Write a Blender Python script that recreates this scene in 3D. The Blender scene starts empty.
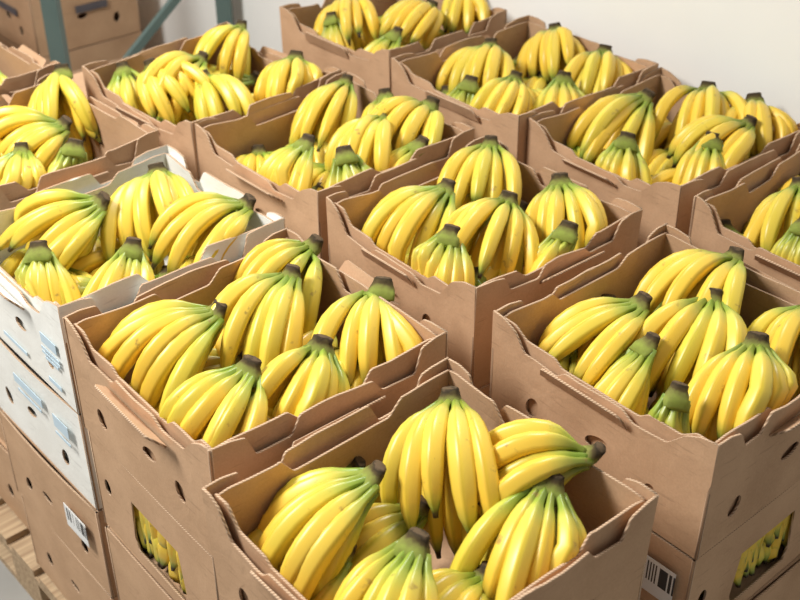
import bpy, math, random
import numpy as np
from mathutils import Vector, Matrix, noise
import bmesh
random.seed(7)
sc=bpy.context.scene
BH=0.24; LV=4; RIM=.14+BH*LV
R=math.radians
# crown position of every banana hand (metres), heading (deg), reach, finger count
HD={
'A':[(-.040,1.254,-162,.22,6),(.076,1.402,-106,.22,5),(.210,1.228,-106,.22,6),(.019,1.116,-128,.20,6),(.275,1.285,178,.18,4)],
'B':[(-.317,1.663,-145,.22,6),(-.164,1.870,-133,.19,5),(-.196,1.759,-114,.20,5),(-.032,1.742,-98,.21,6),(-.131,1.560,-98,.17,6),(-.242,1.492,-116,.17,6)],
'C':[(.418,1.701,-152,.22,6),(.609,1.831,-150,.21,6),(.541,1.692,-116,.19,5),(.409,1.572,-152,.20,5),(.582,1.552,-110,.20,6),(.430,1.430,-95,.14,5),(.714,1.691,-132,.18,5)],
'D':[(.092,2.120,-134,.22,6),(.196,2.305,-102,.19,5),(.214,2.064,-112,.21,6),(.327,2.119,-89,.19,6),(.095,1.925,-109,.15,6),(.320,1.945,-118,.16,6)],
'E':[(-.593,2.030,-142,.20,6),(-.504,2.167,-88,.20,6),(-.307,2.037,-142,.21,6),(-.673,1.865,-89,.15,6),(-.499,1.871,-88,.16,5)],
'F':[(-.132,2.635,-116,.22,5),(-.035,2.593,-89,.17,5),(.069,2.517,-124,.22,6),(-.045,2.445,-125,.18,5),(-.116,2.245,-78,.14,6),(-.205,2.30,-135,.16,6),(.043,2.331,-130,.15,5)],
'G':[(-.694,2.761,-80,.18,5),(-.616,2.741,-62,.18,5),(-.478,2.697,-52,.17,5),(-.427,3.006,-118,.19,5),(-.264,2.794,-98,.18,6),(-.502,2.781,-124,.18,5)],
'H':[(-.142,3.245,-99,.16,5),(.084,3.203,-112,.18,6),(.200,3.30,-99,.17,5),(-.013,2.991,-130,.14,5),(-.19,3.12,-100,.15,5)],
'I':[(.235,2.918,-114,.18,6),(.416,3.021,-102,.19,6),(.527,2.862,-97,.18,6),(.170,2.665,-109,.14,6),(.282,2.697,-99,.15,5),(.404,2.697,-85,.15,6)],
'J':[(.577,2.563,-140,.22,6),(.738,2.617,-106,.20,6),(.830,2.540,-99,.19,6),(.499,2.340,-100,.14,6),(.680,2.315,-102,.14,6),(.775,2.395,-142,.17,5)],
'K':[(.816,2.117,-120,.19,6),(.785,1.965,-120,.14,6),(1.0,2.05,-110,.17,5)],
'M':[(-.829,2.701,-76,.21,6),(-.760,2.412,-138,.18,6),(-.702,2.280,-80,.14,6),(-.820,2.285,-91,.14,5),(-.95,2.45,-80,.17,5)],
'N':[(-1.03,2.76,-78,.17,5),(-1.19,2.86,-90,.17,5),(-1.17,2.67,-110,.17,5)]}
BX={'A':(0.041,1.215,41.1,0.469,0.426,-0.003),'B':(-0.245,1.613,40.5,0.469,0.453,0.004),'C':(0.489,1.636,40.8,0.466,0.467,0.000),'D':(0.165,2.054,40.0,0.448,0.439,-0.005),'E':(-0.548,1.988,40.9,0.478,0.431,0.001),'F':(-0.150,2.410,42.3,0.451,0.446,-0.002),'G':(-0.469,2.742,43.9,0.450,0.462,0.002),'I':(0.311,2.767,39.8,0.484,0.454,0.010),'J':(0.612,2.434,39.9,0.465,0.437,-0.001),'K':(0.906,2.064,41.7,0.435,0.447,-0.007),'M':(-0.861,2.394,41.7,0.459,0.453,0.002),'H':(-0.019,3.182,43.0,0.447,0.455,-0.001),'N':(-1.175,2.80,41.5,.455,.45,0)}

# ---------------- materials
def mat(name):
    m=bpy.data.materials.new(name);m.use_nodes=True
    nt=m.node_tree;b=nt.nodes['Principled BSDF'];return m,nt,b
def N(nt,t,**k):
    n=nt.nodes.new(t)
    for a,v in k.items():setattr(n,a,v)
    return n
def ramp(nt,stops):
    n=N(nt,'ShaderNodeValToRGB');e=n.color_ramp.elements
    while len(e)>1:e.remove(e[-1])
    e[0].position=stops[0][0];e[0].color=(*stops[0][1],1)
    for q,c in stops[1:]:
        x=e.new(q);x.color=(*c,1)
    return n
def card(name,c1,c2,rough=.8):
    m,nt,b=mat(name);L=nt.links
    tc=N(nt,'ShaderNodeTexCoord')
    n1=N(nt,'ShaderNodeTexNoise');n1.inputs['Scale'].default_value=7;n1.inputs['Detail'].default_value=6
    n2=N(nt,'ShaderNodeTexNoise');n2.inputs['Scale'].default_value=260;n2.inputs['Detail'].default_value=2
    L.new(tc.outputs['Object'],n1.inputs['Vector']);L.new(tc.outputs['Object'],n2.inputs['Vector'])
    m2=N(nt,'ShaderNodeMath',operation='MULTIPLY_ADD');m2.inputs[1].default_value=.4;L.new(n2.outputs['Fac'],m2.inputs[0]);L.new(n1.outputs['Fac'],m2.inputs[2])
    rp=ramp(nt,[(.45,c2),(.9,c1)]);L.new(m2.outputs[0],rp.inputs[0])
    mp=N(nt,'ShaderNodeMapping');mp.inputs['Scale'].default_value=(6,6,60);mp.inputs['Rotation'].default_value=(.5,.4,0);L.new(tc.outputs['Object'],mp.inputs[0])
    n4=N(nt,'ShaderNodeTexNoise');n4.inputs['Scale'].default_value=2.5;n4.inputs['Detail'].default_value=4;L.new(mp.outputs[0],n4.inputs['Vector'])
    r4=ramp(nt,[(.63,(0,0,0)),(.71,(.35,.35,.35))]);L.new(n4.outputs['Fac'],r4.inputs[0])
    mx=N(nt,'ShaderNodeMix',data_type='RGBA');L.new(r4.outputs[0],mx.inputs[0]);L.new(rp.outputs[0],mx.inputs[6]);mx.inputs[7].default_value=(*[q*.65 for q in c2],1)
    L.new(mx.outputs[2],b.inputs['Base Color'])
    b.inputs['Roughness'].default_value=rough;b.inputs['Specular IOR Level'].default_value=.2
    n5=N(nt,'ShaderNodeTexNoise');n5.inputs['Scale'].default_value=16;n5.inputs['Detail'].default_value=3;n5.inputs['Distortion'].default_value=1.0;L.new(tc.outputs['Object'],n5.inputs['Vector'])
    bp=N(nt,'ShaderNodeBump');bp.inputs['Strength'].default_value=.28;bp.inputs['Distance'].default_value=.006
    L.new(n5.outputs['Fac'],bp.inputs['Height']);L.new(bp.outputs[0],b.inputs['Normal'])
    return m
kraft=card('kraft_cardboard',(.57,.365,.22),(.44,.27,.155))
white_card=card('white_printed_cardboard',(.86,.85,.80),(.76,.74,.68),.6)
def edge(name,ca,cb):
    m,nt,b=mat(name);L=nt.links
    tc=N(nt,'ShaderNodeTexCoord');sp=N(nt,'ShaderNodeSeparateXYZ');L.new(tc.outputs['Object'],sp.inputs[0])
    ad=N(nt,'ShaderNodeMath',operation='ADD');L.new(sp.outputs[0],ad.inputs[0]);L.new(sp.outputs[1],ad.inputs[1])
    mu=N(nt,'ShaderNodeMath',operation='MULTIPLY');mu.inputs[1].default_value=1100;L.new(ad.outputs[0],mu.inputs[0])
    s=N(nt,'ShaderNodeMath',operation='SINE');L.new(mu.outputs[0],s.inputs[0])
    rp=ramp(nt,[(0.0,cb),(.5,ca)]);L.new(s.outputs[0],rp.inputs[0]);L.new(rp.outputs[0],b.inputs['Base Color']);b.inputs['Roughness'].default_value=.9
    return m
kedge=edge('corrugated_cut_edge',(.62,.44,.29),(.32,.20,.12))
banana,nt,b=mat('banana_peel');L=nt.links
at=N(nt,'ShaderNodeAttribute',attribute_name='bt');sp=N(nt,'ShaderNodeSeparateColor');L.new(at.outputs['Color'],sp.inputs[0])
tc=N(nt,'ShaderNodeTexCoord')
n1=N(nt,'ShaderNodeTexNoise');n1.inputs['Scale'].default_value=14;n1.inputs['Detail'].default_value=3
L.new(tc.outputs['Object'],n1.inputs['Vector'])
j=N(nt,'ShaderNodeMath',operation='MULTIPLY_ADD');j.inputs[1].default_value=.18;j.inputs[2].default_value=-.09;L.new(n1.outputs['Fac'],j.inputs[0])
a2=N(nt,'ShaderNodeMath',operation='ADD');L.new(sp.outputs[0],a2.inputs[0]);L.new(j.outputs[0],a2.inputs[1])
rp=ramp(nt,[(0.0,(.17,.24,.035)),(.13,(.31,.38,.05)),(.24,(.60,.54,.09)),(.34,(.85,.61,.085)),(.80,(.86,.60,.075)),(.87,(.64,.53,.08)),(.935,(.26,.31,.05)),(.970,(.045,.028,.016))])
L.new(a2.outputs[0],rp.inputs[0])
rp2=ramp(nt,[(0,(.84,.96,.8)),(.4,(1,1,1)),(1,(1,.92,.74))]);L.new(sp.outputs[1],rp2.inputs[0])
m1=N(nt,'ShaderNodeMix',data_type='RGBA',blend_type='MULTIPLY');m1.inputs[0].default_value=1
L.new(rp.outputs[0],m1.inputs[6]);L.new(rp2.outputs[0],m1.inputs[7])
rr_=ramp(nt,[(.5,(1,1,1)),(1,(.74,.74,.48))]);L.new(sp.outputs[2],rr_.inputs[0])
m0=N(nt,'ShaderNodeMix',data_type='RGBA',blend_type='MULTIPLY');m0.inputs[0].default_value=1
L.new(m1.outputs[2],m0.inputs[6]);L.new(rr_.outputs[0],m0.inputs[7])
n3=N(nt,'ShaderNodeTexNoise');n3.inputs['Scale'].default_value=38;n3.inputs['Detail'].default_value=7;n3.inputs['Roughness'].default_value=.6;L.new(tc.outputs['Object'],n3.inputs['Vector'])
r3=ramp(nt,[(.63,(0,0,0)),(.72,(.7,.7,.7))]);L.new(n3.outputs['Fac'],r3.inputs[0])
m2=N(nt,'ShaderNodeMix',data_type='RGBA');L.new(r3.outputs[0],m2.inputs[0]);L.new(m0.outputs[2],m2.inputs[6]);m2.inputs[7].default_value=(.28,.16,.05,1)
L.new(m2.outputs[2],b.inputs['Base Color']);b.inputs['Roughness'].default_value=.37
b.inputs['Subsurface Weight'].default_value=.02;b.inputs['Subsurface Radius'].default_value=(.01,.006,.002);b.inputs['Subsurface Scale'].default_value=.5
crownm,nt,b=mat('banana_crown');L=nt.links
at=N(nt,'ShaderNodeAttribute',attribute_name='bt');sp=N(nt,'ShaderNodeSeparateColor');L.new(at.outputs['Color'],sp.inputs[0])
tc=N(nt,'ShaderNodeTexCoord');n1=N(nt,'ShaderNodeTexNoise');n1.inputs['Scale'].default_value=90;L.new(tc.outputs['Object'],n1.inputs['Vector'])
j=N(nt,'ShaderNodeMath',operation='MULTIPLY_ADD');j.inputs[1].default_value=.6;j.inputs[2].default_value=-.3;L.new(n1.outputs['Fac'],j.inputs[0])
a2=N(nt,'ShaderNodeMath',operation='ADD');L.new(sp.outputs[0],a2.inputs[0]);L.new(j.outputs[0],a2.inputs[1])
rp=ramp(nt,[(0.0,(.24,.29,.05)),(.40,(.17,.17,.04)),(.65,(.085,.06,.022)),(.88,(.035,.024,.012)),(1,(.10,.065,.035))]);L.new(a2.outputs[0],rp.inputs[0]);L.new(rp.outputs[0],b.inputs['Base Color']);b.inputs['Roughness'].default_value=.8;b.inputs['Specular IOR Level'].default_value=.2

# ---------------- banana hands
SEG=20
class MB:
    def __init__(s):s.v=[];s.f=[];s.a=[];s.m=[]
def tube(mb,pts,rads,ts,rnd,M,ridge=.05,flat=1.0,mi=0,side0=None,jit=None):
    base=len(mb.v);n=len(pts)
    for i in range(n):
        d=(pts[min(i+1,n-1)]-pts[max(i-1,0)]).normalized()
        s=side0[i] if side0 else Vector((0,1,0))
        s=(s-d*s.dot(d)).normalized();u=d.cross(s)
        for k in range(SEG):
            th=2*math.pi*k/SEG;c5=math.cos(5*(th-math.pi/2))
            rr=rads[i]*(1+ridge*c5)
            if jit: rr*=1+jit.uniform(-.1,.1)
            rx=rr*(flat if isinstance(flat,float) else flat[i])
            mb.v.append(M@(pts[i]+s*(rx*math.cos(th))+u*(rr*math.sin(th))));mb.a.append((ts[i],rnd,(1+c5)/2,1))
    for i in range(n-1):
        for k in range(SEG):
            a=base+i*SEG+k;b2=base+i*SEG+(k+1)%SEG
            mb.f.append((a,b2,b2+SEG,a+SEG));mb.m.append(mi)
    mb.f.append(tuple(base+(n-1)*SEG+k for k in range(SEG)));mb.m.append(mi)
    mb.f.append(tuple(base+k for k in reversed(range(SEG))));mb.m.append(mi)
TS=[0,.06,.12,.16,.20,.25,.32,.42,.52,.62,.72,.8,.86,.905,.94,.962,.975,1.0]
def rad(t):
    X=[0,.09,.15,.20,.28,.40,.6,.75,.86,.915,.95,.97,1.0];Y=[.0062,.0060,.0074,.0110,.0149,.0175,.0180,.0167,.0127,.0084,.0055,.0046,.0042]
    return float(np.interp(t,X,Y))
def hand(mb,x,y,z,ang,L,n,box,rng,tilt=0,p0=16,thick=1.0,low=True,zmin=None):
    cx,cy,th,w,d=box
    th=R(th);u=Vector((math.cos(th),math.sin(th),0));v=Vector((math.sin(th),-math.cos(th),0));C=Vector((cx,cy,0))
    # room available in the heading direction decides how steeply the fingers hang
    q=Vector((x,y,0))-C;hd=Vector((math.cos(R(ang)),math.sin(R(ang)),0));av=9
    for ax,hl in ((u,w/2-.022),(v,d/2-.022)):
        c=hd.dot(ax)
        if abs(c)>.05: av=min(av,((hl if c>0 else -hl)-q.dot(ax))/c)
    k=max(0,min(1,(.84-max(av,.02)/L)/.55))
    p0=p0-56*k;p1=-60-26*k
    M=Matrix.Translation((x,y,z))@Matrix.Rotation(R(ang),4,'Z')@Matrix.Rotation(R(tilt),4,'X')
    Mi=M.inverted();zm=RIM-BH+.03 if zmin is None else zmin
    def clamp(P,m):
        Q=M@P;q=Q-C
        a=max(-w/2+m,min(w/2-m,q.dot(u)));b_=max(-d/2+m,min(d/2-m,q.dot(v)))
        Q2=C+u*a+v*b_;Q2.z=max(Q.z,zm);return Mi@Q2
    SP=.0084
    rows=[(n,0)]+([(n-1,1)] if low else [])
    p0=p0+rng.uniform(-9,9);fan=rng.uniform(11.5,14) if n>=6 else rng.uniform(12.5,16)
    curl=rng.uniform(-.38,.38);hs=rng.uniform(.95,1.07)
    for cnt,row in rows:
        for i in range(cnt):
            q=(i-(cnt-1)/2)
            a=q*R(fan)+rng.uniform(-.10,.10)
            LL=L*hs*rng.uniform(.88,1.10)*(.92 if row else 1)*(1-.04*abs(q)/max(1,cnt/2))
            pa=R(p0-(38*(1-k) if row else 0)-abs(q)*4+rng.uniform(-10,10))
            pb=R(max(-95,p1-(20 if row else 0)+rng.uniform(-18,16)-abs(q)*3))
            P=Vector((0,q*SP,-.012*row-abs(q)**2*.0008));pts=[];sd=[];ts=[];rs=[];prev=0
            rk=thick*hs*rng.uniform(.90,1.09);back=rng.uniform(.35,1.25)
            for t in TS:
                ds=(t-prev)*LL;tm=(t+prev)/2;prev=t
                s=tm*tm*(3-2*tm)*.6+tm*.4
                pp=pa+(pb-pa)*s; az=a*(1-back*tm)*1.18+curl*tm
                P=P+Vector((math.cos(pp)*math.cos(az),math.cos(pp)*math.sin(az),math.sin(pp)))*ds
                rr=rad(t)*rk
                pts.append(clamp(P,.014+rr));sd.append(Vector((-math.sin(az),math.cos(az),0)));ts.append(t);rs.append(rr)
            tube(mb,pts,rs,ts,rng.random(),M,ridge=.07,flat=.95,mi=0,side0=sd)
    hw=(n-1)/2*SP+.006
    pts=[Vector((.022,0,-.008)),Vector((.008,0,-.004)),Vector((-.003,0,.001)),Vector((-.009,0,.008)),Vector((-.013,0,.015)),Vector((-.0135,0,.0165))]
    rr=[.005,.0105,.0115,.0095,.0090,.0072]
    ww=[hw*.9,hw*.95,hw*.82,hw*.64,hw*.60,hw*.50]
    tube(mb,pts,rr,[0,.15,.45,.72,.92,1],0,M,ridge=.03,flat=[a/b_ for a,b_ in zip(ww,rr)],mi=1,side0=[Vector((0,1,0))]*6,jit=rng)
def finish(mb,name,mats,org,parent=None):
    me=bpy.data.meshes.new(name);O=Vector(org);me.from_pydata([tuple(q-O) for q in mb.v],[],mb.f)
    at=me.attributes.new('bt','FLOAT_COLOR','POINT');at.data.foreach_set('color',np.array(mb.a,dtype=np.float32).ravel())
    for m in mats:me.materials.append(m)
    me.polygons.foreach_set('material_index',mb.m);me.polygons.foreach_set('use_smooth',[True]*len(mb.f))
    me.update();bm=bmesh.new();bm.from_mesh(me);bmesh.ops.recalc_face_normals(bm,faces=bm.faces);bm.to_mesh(me);bm.free()
    o=bpy.data.objects.new(name,me);sc.collection.objects.link(o);o.location=O;return o

# ---------------- box panels
def panel(outline,holes,thk):
    cu=bpy.data.curves.new('tmp','CURVE');cu.dimensions='2D';cu.fill_mode='BOTH';cu.extrude=thk/2
    for pl in [outline]+holes:
        s=cu.splines.new('POLY');s.points.add(len(pl)-1);s.use_cyclic_u=True
        for i,(a,b_) in enumerate(pl):s.points[i].co=(a,b_,0,1)
    o=bpy.data.objects.new('tmp',cu);sc.collection.objects.link(o)
    bpy.context.view_layer.update()
    me=bpy.data.meshes.new_from_object(o.evaluated_get(bpy.context.evaluated_depsgraph_get()))
    bpy.data.objects.remove(o);bpy.data.curves.remove(cu)
    return me
def rnd_top(pts):
    out=[pts[0]]
    for i in range(1,len(pts)-1):
        a,b_,c=Vector(pts[i-1]),Vector(pts[i]),Vector(pts[i+1])
        la,lc=(a-b_).length,(c-b_).length;k=min(.005,la*.4,lc*.4)
        p=b_+(a-b_).normalized()*k;q=b_+(c-b_).normalized()*k
        out+= [tuple(p),tuple((p+q)/4+b_/2),tuple(q)]
    return out+[pts[-1]]
def ell(cx,cy,a,b_,rot=0,n=16):
    return [(cx+a*math.cos(t)*math.cos(rot)-b_*math.sin(t)*math.sin(rot),cy+a*math.cos(t)*math.sin(rot)+b_*math.sin(t)*math.cos(rot)) for t in [2*math.pi*i/n for i in range(n)]]
def make_box(name,cx,cy,th,w,d,ztop,rng,opened=True,mats=None,bighole=None,h=BH-.004):
    bm=bmesh.new()
    mats=mats or [kraft,kedge]
    def add(L_,outl,holes,thk,Mx,bow,flare,sub=True,cr=0):
        me=panel(outl,holes,thk);b2=bmesh.new();b2.from_mesh(me);bpy.data.meshes.remove(me)
        bmesh.ops.remove_doubles(b2,verts=b2.verts,dist=1e-5)
        if sub:
            nc=14 if cr else 7
            for i in range(1,nc):
                g=b2.verts[:]+b2.edges[:]+b2.faces[:]
                bmesh.ops.bisect_plane(b2,geom=g,plane_co=(L_*(i/nc-.5),0,0),plane_no=(1,0,0))
            for zz in ((h*.3,h*.55,h*.7,h*.8,h*.9) if cr else (h*.5,)):
                g=b2.verts[:]+b2.edges[:]+b2.faces[:]
                bmesh.ops.bisect_plane(b2,geom=g,plane_co=(0,zz,0),plane_no=(0,1,0))
        b2.normal_update()
        for fa in b2.faces: fa.material_index=0 if abs(fa.normal.z)>.5 else 1
        so=rng.uniform(0,50)
        for vv in b2.verts:
            x,y,z=vv.co;k=max(0,y/h);e_=1-(2*abs(x)/L_)**4
            off=bow*math.cos(math.pi*x/L_)*k*k+flare*k*k
            if cr: off+=cr*k*k*e_*(noise.noise(Vector((x*11,y*9,so)))+.5*noise.noise(Vector((x*28,y*26,so+9))))
            vv.co=Mx@Vector((x,-(z+off),y))
        tmp=bpy.data.meshes.new('t');b2.to_mesh(tmp);b2.free();bm.from_mesh(tmp);bpy.data.meshes.remove(tmp)
    for si in range(4):
        L_=w if si%2==0 else d; D_=d if si%2==0 else w
        Rz=Matrix.Rotation(math.pi/2*si,4,'Z')
        Mo=Rz@Matrix.Translation((0,-D_/2+.003,0))
        Min=Rz@Matrix.Translation((0,-D_/2+.0105,0))
        J=lambda q:rng.uniform(-q,q)
        e=L_/2
        holes=[ell(-e*.6+J(.015),.075+J(.015),.014,.021,J(.4)),ell(e*.5+J(.02),.08+J(.015),.014,.021,J(.4)),ell(J(.03),.12+J(.02),.022,.012,J(.3))]
        if bighole==si: holes=[[(-.085,.03),(.075,.03),(.085,.06),(.075,.155),(-.085,.155),(-.095,.06)],ell(-e*.8,.12,.012,.019,0)]
        lowend=(si==3) or (si==1 and rng.random()<.4)
        if opened:
            c1=rng.uniform(.22,.36);c2=rng.uniform(.22,.36);dp=rng.uniform(.036,.052);bp=rng.uniform(.008,.022);s1=rng.uniform(.05,.09);s2=rng.uniform(.05,.09)
            if lowend:
                c1=rng.uniform(.16,.28);c2=rng.uniform(.18,.32);dp=rng.uniform(.046,.062)
                top=[(-e,h),(-e+c1*e*.5,h-.002),(-e+c1*e,h-.014),(-e+c1*e+.026,h-dp),(-e*.35,h-dp-.004),(-e*.27,h-dp+.012),(e*.24,h-dp+.010),(e*.34,h-dp-.004),
                     (e-c2*e-.030,h-dp),(e-c2*e,h-.018),(e-c2*e*.5,h-.004),(e,h)]
            else:
                top=[(-e,h),(-e+c1*e*.6,h-.001),(-e+c1*e,h-.008),(-e+c1*e+.016,h-dp),(-e+c1*e+s1,h-dp-.003),(-e+c1*e+s1+.018,h-bp),
                 (-.02,h-bp+J(.004)),(e-c2*e-s2-.020,h-bp-.003),(e-c2*e-s2,h-dp),(e-c2*e-.016,h-dp-.004),(e-c2*e,h-.006),(e-c2*e*.5,h),(e,h-.001)]
            holes=[q for q in holes[:2]]+[ell(J(.03),.10,.024,.013,J(.3))]
            top=rnd_top(top)
        else: top=[(-e,h),(e,h)]
        add(L_,[(-e,0)]+[(e,0)]+top[::-1],holes,.0042,Mo,rng.uniform(.001,.008),rng.uniform(-.001,.005) if opened else 0,cr=.007 if opened else 0)
        if opened:
            e2=e-.011;g=rng.uniform(.14,.26)*2;dd=rng.uniform(.016,.034);lo=rng.uniform(.006,.018)
            if lowend:
                lo2=dp-rng.uniform(.010,.018)
                t2=[(-e2,h-.012),(-e2*.86,h-.014),(-e2*.74,h-lo2),(-e2*.45,h-lo2-.002),(-e2*.38,h-lo2-.014),(e2*.36,h-lo2-.014),(e2*.44,h-lo2),(e2*.72,h-lo2),(e2*.84,h-.014),(e2,h-.014)]
            else:
                t2=[(-e2,h-.012),(-e2+.03,h-.010),(-e2*.52,h-lo),(-e2*g,h-lo),(-e2*g+.024,h-lo-dd),(e2*g-.024,h-lo-dd-.004),(e2*g,h-lo),(e2*.55,h-lo-.002),(e2-.02,h-.010),(e2,h-.014)]
            t2=rnd_top(t2)
            add(L_,[(-e2,.005),(e2,.005)]+t2[::-1],[],.0042,Min,rng.uniform(-.009,-.002),rng.uniform(-.004,0),cr=-.003)
            if lowend or rng.random()<.45:
                fl=e*rng.uniform(.32,.46);fh=rng.uniform(.028,.040);an=R(rng.uniform(22,50))
                Mf=Rz@Matrix.Translation((rng.uniform(-.02,.02),-D_/2-.006,h-dp-.014))@Matrix.Rotation(an,4,'X')@Matrix.Rotation(R(rng.uniform(-3,3)),4,'Y')
                add(L_,[(-fl,0),(fl,0),(fl*.9,fh*.9),(fl*.84,fh),(-fl*.80,fh),(-fl*.88,fh*.88)],[],.004,Mf,0,0,False)
    for zz,do in ((.003,True),(h-.004,not opened)):
        if do: bmesh.ops.create_cube(bm,size=1,matrix=Matrix.Translation((0,0,zz))@Matrix.Diagonal((w-.012,d-.012,.005,1)))
    me=bpy.data.meshes.new(name);bm.to_mesh(me);bm.free()
    for m in mats:me.materials.append(m)
    o=bpy.data.objects.new(name,me);sc.collection.objects.link(o)
    o.location=(cx,cy,ztop-h);o.rotation_euler=(0,0,R(th));return o
def cube(name,loc,dim,rot,m,parent=None):
    bm=bmesh.new();bmesh.ops.create_cube(bm,size=1,matrix=Matrix.Diagonal((*dim,1)))
    me=bpy.data.meshes.new(name);bm.to_mesh(me);bm.free();me.materials.append(m)
    o=bpy.data.objects.new(name,me);sc.collection.objects.link(o);o.location=loc;o.rotation_euler=rot
    if parent:o.parent=parent
    return o
barm,nt,b=mat('barcode_label_print');L=nt.links
tc=N(nt,'ShaderNodeTexCoord');sp=N(nt,'ShaderNodeSeparateXYZ');L.new(tc.outputs['Generated'],sp.inputs[0])
wn=N(nt,'ShaderNodeTexWhiteNoise',noise_dimensions='1D');fl=N(nt,'ShaderNodeMath',operation='MULTIPLY');fl.inputs[1].default_value=42;L.new(sp.outputs[1],fl.inputs[0])
fo=N(nt,'ShaderNodeMath',operation='FLOOR');L.new(fl.outputs[0],fo.inputs[0]);L.new(fo.outputs[0],wn.inputs['W'])
gt=N(nt,'ShaderNodeMath',operation='GREATER_THAN');gt.inputs[1].default_value=.5;L.new(wn.outputs['Value'],gt.inputs[0])
za=N(nt,'ShaderNodeMath',operation='GREATER_THAN');za.inputs[1].default_value=.35;L.new(sp.outputs[2],za.inputs[0])
zb=N(nt,'ShaderNodeMath',operation='LESS_THAN');zb.inputs[1].default_value=.9;L.new(sp.outputs[2],zb.inputs[0])
mm=N(nt,'ShaderNodeMath',operation='MULTIPLY');L.new(gt.outputs[0],mm.inputs[0]);L.new(za.outputs[0],mm.inputs[1])
mm2=N(nt,'ShaderNodeMath',operation='MULTIPLY');L.new(mm.outputs[0],mm2.inputs[0]);L.new(zb.outputs[0],mm2.inputs[1])
mx=N(nt,'ShaderNodeMix',data_type='RGBA');L.new(mm2.outputs[0],mx.inputs[0]);mx.inputs[6].default_value=(.8,.8,.78,1);mx.inputs[7].default_value=(.05,.05,.05,1);L.new(mx.outputs[2],b.inputs['Base Color'])
printm,nt,b=mat('blue_grey_print');b.inputs['Base Color'].default_value=(.50,.62,.70,1);b.inputs['Roughness'].default_value=.7
darkp,nt,b=mat('dark_print');b.inputs['Base Color'].default_value=(.10,.09,.10,1);b.inputs['Roughness'].default_value=.7

for bi,(k,(cx,cy,th,w,d,dz)) in enumerate(BX.items()):
    rng=random.Random(300+bi*7)
    mats=[white_card,kedge] if k=='E' else None
    top=make_box('cardboard_box',cx,cy,th,w,d,RIM+dz,rng,True,mats)
    if k=='E':
        for (yy,zz,wy,wz) in ((-.34,.125,.06,.022),(-.34,.100,.07,.006),(-.34,.090,.07,.006),(-.34,.080,.05,.006),(.05,.035,.10,.008),(-.33,.03,.05,.01)):
            cube('printed_mark',(-w/2-.0035,d*yy,zz),(.0012,wy,wz),(0,0,0),printm,top)
    for lv in range(1,LV):
        jx,jy=rng.uniform(-.006,.006),rng.uniform(-.006,.006)
        bh=3 if (k,lv)==('B',1) else 0 if (k,lv)==('C',1) else None
        bb=make_box('cardboard_box',cx+jx,cy+jy,th+rng.uniform(-.8,.8),w,d,RIM-lv*BH,rng,False,[white_card,kedge] if (k,lv)==('E',1) else None,bighole=bh)
        if (k,lv)==('C',1): cube('barcode_label',(-w/2-.0105,-d*.33,.16),(.0012,.115,.075),(0,0,0),barm,bb)
        if (k,lv)==('E',2): cube('barcode_label',(-w/2-.0105,-d*.3,.15),(.0012,.09,.06),(0,0,0),barm,bb)
        if (k,lv)==('E',1):
            for (yy,zz,wy,wz) in ((-.02,.18,.12,.02),(-.02,.155,.10,.006),(-.33,.17,.06,.03),(-.33,.14,.06,.006)):
                cube('printed_mark',(-w/2-.0095,d*yy,zz),(.0012,wy,wz),(0,0,0),printm,bb)
        if bh is not None:
            mb=MB();c,s=math.cos(R(th)),math.sin(R(th))
            for zz in (-.045,-.10):
                for q in (-.11,-.04,.03,.09):
                    lx,ly=(-.13,q) if bh==3 else (q,-.12)
                    hand(mb,cx+c*lx-s*ly,cy+s*lx+c*ly,RIM-lv*BH+zz,(th+180 if bh==3 else th-90)+rng.uniform(-15,15),.17,4,(cx,cy,th,w,d),rng,zmin=RIM-(lv+1)*BH+.03,low=False)
            finish(mb,'banana_bunches',[banana,crownm],(cx,cy,RIM-lv*BH-.1))
    mb=MB();box=(cx,cy,th,w,d)
    for (x,y,a,Lh,n) in HD[k]:
        hand(mb,x,y,RIM-.006+rng.uniform(-.008,.014),a,min(.242,max(.198,Lh+.03)),n,box,rng,tilt=rng.uniform(-18,18))
    c,s=math.cos(R(th)),math.sin(R(th))
    for gx in (-.13,.0,.13):
        for gy in (-.13,0,.13):
            lx=gx+rng.uniform(-.03,.03)+.02;ly=gy+rng.uniform(-.03,.03)+.04
            hand(mb,cx+c*lx-s*ly,cy+s*lx+c*ly,RIM-.100+rng.uniform(-.01,.01),rng.uniform(-170,-70),.19,5,box,rng,low=False)
    finish(mb,'banana_bunches',[banana,crownm],(cx,cy,RIM-.1))

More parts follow.
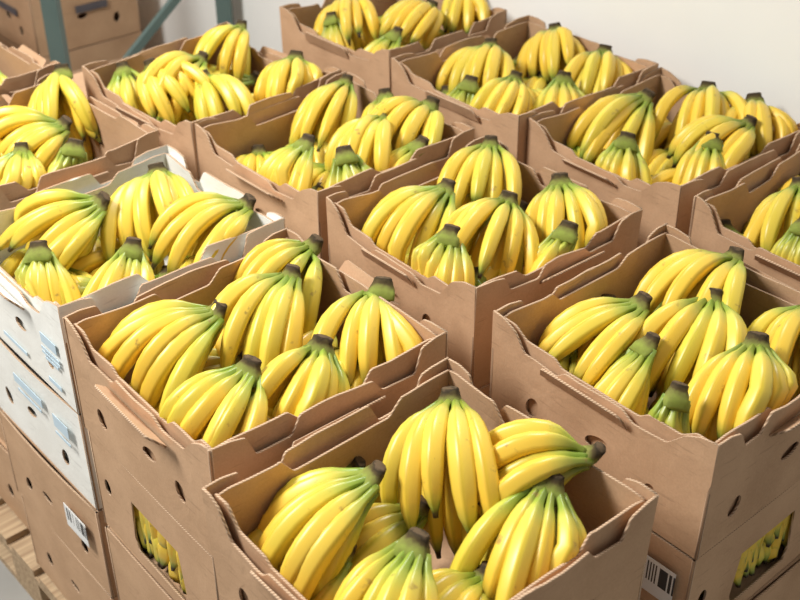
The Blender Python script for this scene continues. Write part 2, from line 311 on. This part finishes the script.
# ---------------- pallets, floor, walls
wood,nt,b=mat('pallet_wood');L=nt.links
tc=N(nt,'ShaderNodeTexCoord');mp=N(nt,'ShaderNodeMapping');mp.inputs['Scale'].default_value=(2,30,30);L.new(tc.outputs['Object'],mp.inputs[0])
n1=N(nt,'ShaderNodeTexNoise');n1.inputs['Scale'].default_value=3;L.new(mp.outputs[0],n1.inputs['Vector'])
rp=ramp(nt,[(.3,(.32,.21,.12)),(.7,(.52,.38,.23))]);L.new(n1.outputs['Fac'],rp.inputs[0]);L.new(rp.outputs[0],b.inputs['Base Color']);b.inputs['Roughness'].default_value=.8
def pallet(cx,cy,th,w,d):
    bm=bmesh.new()
    def bx(x,y,z,a,b_,c):bmesh.ops.create_cube(bm,size=1,matrix=Matrix.Translation((x,y,z))@Matrix.Diagonal((a,b_,c,1)))
    nb=7;pw=d/nb
    for i in range(nb): bx(0,-d/2+pw*(i+.5),.127,w,pw*.8,.020)
    for x in (-w/2+.05,0,w/2-.05):
        bx(x,0,.108,.1,d,.018);bx(x,0,.010,.1,d,.02)
        for y in (-d/2+.07,0,d/2-.07):bx(x,y,.059,.1,.14,.079)
    me=bpy.data.meshes.new('wooden_pallet');bm.to_mesh(me);bm.free();me.materials.append(wood)
    o=bpy.data.objects.new('wooden_pallet',me);sc.collection.objects.link(o);o.location=(cx,cy,0);o.rotation_euler=(0,0,R(th))
def avg(*ks):
    return sum(BX[k][0] for k in ks)/len(ks),sum(BX[k][1] for k in ks)/len(ks)
pallet(*avg('A','B','C','D'),40.6,1.02,1.0)
px_,py_=avg('E','M','F','G')
pallet(px_-.015,py_-.01,42,1.06,1.0)
pallet(*avg('J','K'),40.6,.48,.98)
pallet(*avg('I','H'),41.5,.48,.98)
pallet(-.98,2.98,42,1.0,.48)
def simple_noise(name,c1,c2,sc_,rough,bump=.1):
    m,nt,b=mat(name);L=nt.links
    tc=N(nt,'ShaderNodeTexCoord')
    n1=N(nt,'ShaderNodeTexNoise');n1.inputs['Scale'].default_value=sc_;n1.inputs['Detail'].default_value=6;L.new(tc.outputs['Object'],n1.inputs['Vector'])
    rp=ramp(nt,[(.3,c1),(.7,c2)]);L.new(n1.outputs['Fac'],rp.inputs[0]);L.new(rp.outputs[0],b.inputs['Base Color']);b.inputs['Roughness'].default_value=rough
    bp=N(nt,'ShaderNodeBump');bp.inputs['Strength'].default_value=bump;bp.inputs['Distance'].default_value=.01;L.new(n1.outputs['Fac'],bp.inputs['Height']);L.new(bp.outputs[0],b.inputs['Normal'])
    return m
floorm=simple_noise('concrete_floor',(.26,.25,.23),(.36,.35,.32),3,.7)
wallm=simple_noise('painted_wall',(.82,.81,.77),(.88,.87,.83),2,.85,.15)
TH=40.8;u=Vector((math.cos(R(TH)),math.sin(R(TH)),0));v=Vector((-math.sin(R(TH)),math.cos(R(TH)),0))
def W(a,b_,z=0):return u*a+v*b_+Vector((0,0,z))
cube('floor',W(0,2,-.05),(9,11,.1),(0,0,R(TH)),floorm)
cube('wall_right',W(2.42,2,1.6),(.1,11,3.2),(0,0,R(TH)),wallm)
cube('wall_back',W(0,6.5,1.6),(9,.1,3.2),(0,0,R(TH)),wallm)
rng=random.Random(5)
for (a,b_,n,tt,off) in ((1.46,2.91,3,42,.14),(2.0,4.45,3,41,0),(1.35,4.35,3,36,0),(.85,3.75,3,50,0),(1.7,5.1,3,44,0),(2.03,5.6,4,41,0),(.4,4.6,2,40,0)):
    P=W(a,b_)
    for l in range(n):
        o=make_box('cardboard_box',P.x,P.y,tt+rng.uniform(-2,2),.46,.45,off+BH*(l+1),rng,False)
        if l==n-1 and off==0:
            cube('printed_mark',(-.2385,-.03,.155),(.0012,.16,.03),(0,0,0),darkp,o)
            cube('printed_mark',(.02,-.2335,.155),(.14,.0012,.03),(0,0,0),darkp,o)
green=simple_noise('grey_green_painted_steel',(.09,.14,.13),(.12,.175,.16),5,.45)
def rack():
    bm=bmesh.new()
    def bar(a,b_,t=.05):
        d=b_-a
        M=Matrix.Translation((a+b_)/2)@d.to_track_quat('Z','Y').to_matrix().to_4x4()@Matrix.Diagonal((t,t,d.length,1))
        bmesh.ops.create_cube(bm,size=1,matrix=M)
    P1=W(1.68,3.82);P2=W(2.30,3.68);Z=lambda q:Vector((0,0,q))
    for P in (P1,P2): bar(P,P+Z(2.4),.055)
    bar(P2+Z(.95),P1+Z(.35),.028);bar(P2+Z(.95),P1+Z(1.6),.028)
    bar(P1+Z(.1),P2+Z(.1),.04);bar(P1+Z(2.3),P2+Z(2.3),.04)
    me=bpy.data.meshes.new('steel_rack_frame');bm.to_mesh(me);bm.free();me.materials.append(green)
    o=bpy.data.objects.new('steel_rack_frame',me);sc.collection.objects.link(o)
rack()
# ---------------- camera & light
cd=bpy.data.cameras.new('camera');cam=bpy.data.objects.new('camera',cd);sc.collection.objects.link(cam);sc.camera=cam
cd.sensor_width=36;cd.lens=1168/800*36;cam.location=(0,0,RIM+1.1151);cam.rotation_euler=(R(90-33.365),0,0)
cd.dof.use_dof=True;cd.dof.focus_distance=1.95;cd.dof.aperture_fstop=5
def area(name,loc,tgt,size,pw,col):
    l=bpy.data.lights.new(name,'AREA');l.size=size;l.energy=pw;l.color=col
    o=bpy.data.objects.new(name,l);sc.collection.objects.link(o);o.location=loc
    o.rotation_euler=(Vector(tgt)-Vector(loc)).to_track_quat('-Z','Y').to_euler()
area('window_light',(-2.4,1.6,3.6),(0,2.0,1.0),.95,172,(1,.985,.95))
area('ceiling_light',(.6,3.8,4.5),(0.4,2.3,1.0),1.0,172,(1,.985,.96))
w=bpy.data.worlds.new('world');sc.world=w;w.use_nodes=True;w.node_tree.nodes['Background'].inputs[0].default_value=(1,.99,.97,1);w.node_tree.nodes['Background'].inputs[1].default_value=.27
sc.view_settings.view_transform='Standard'
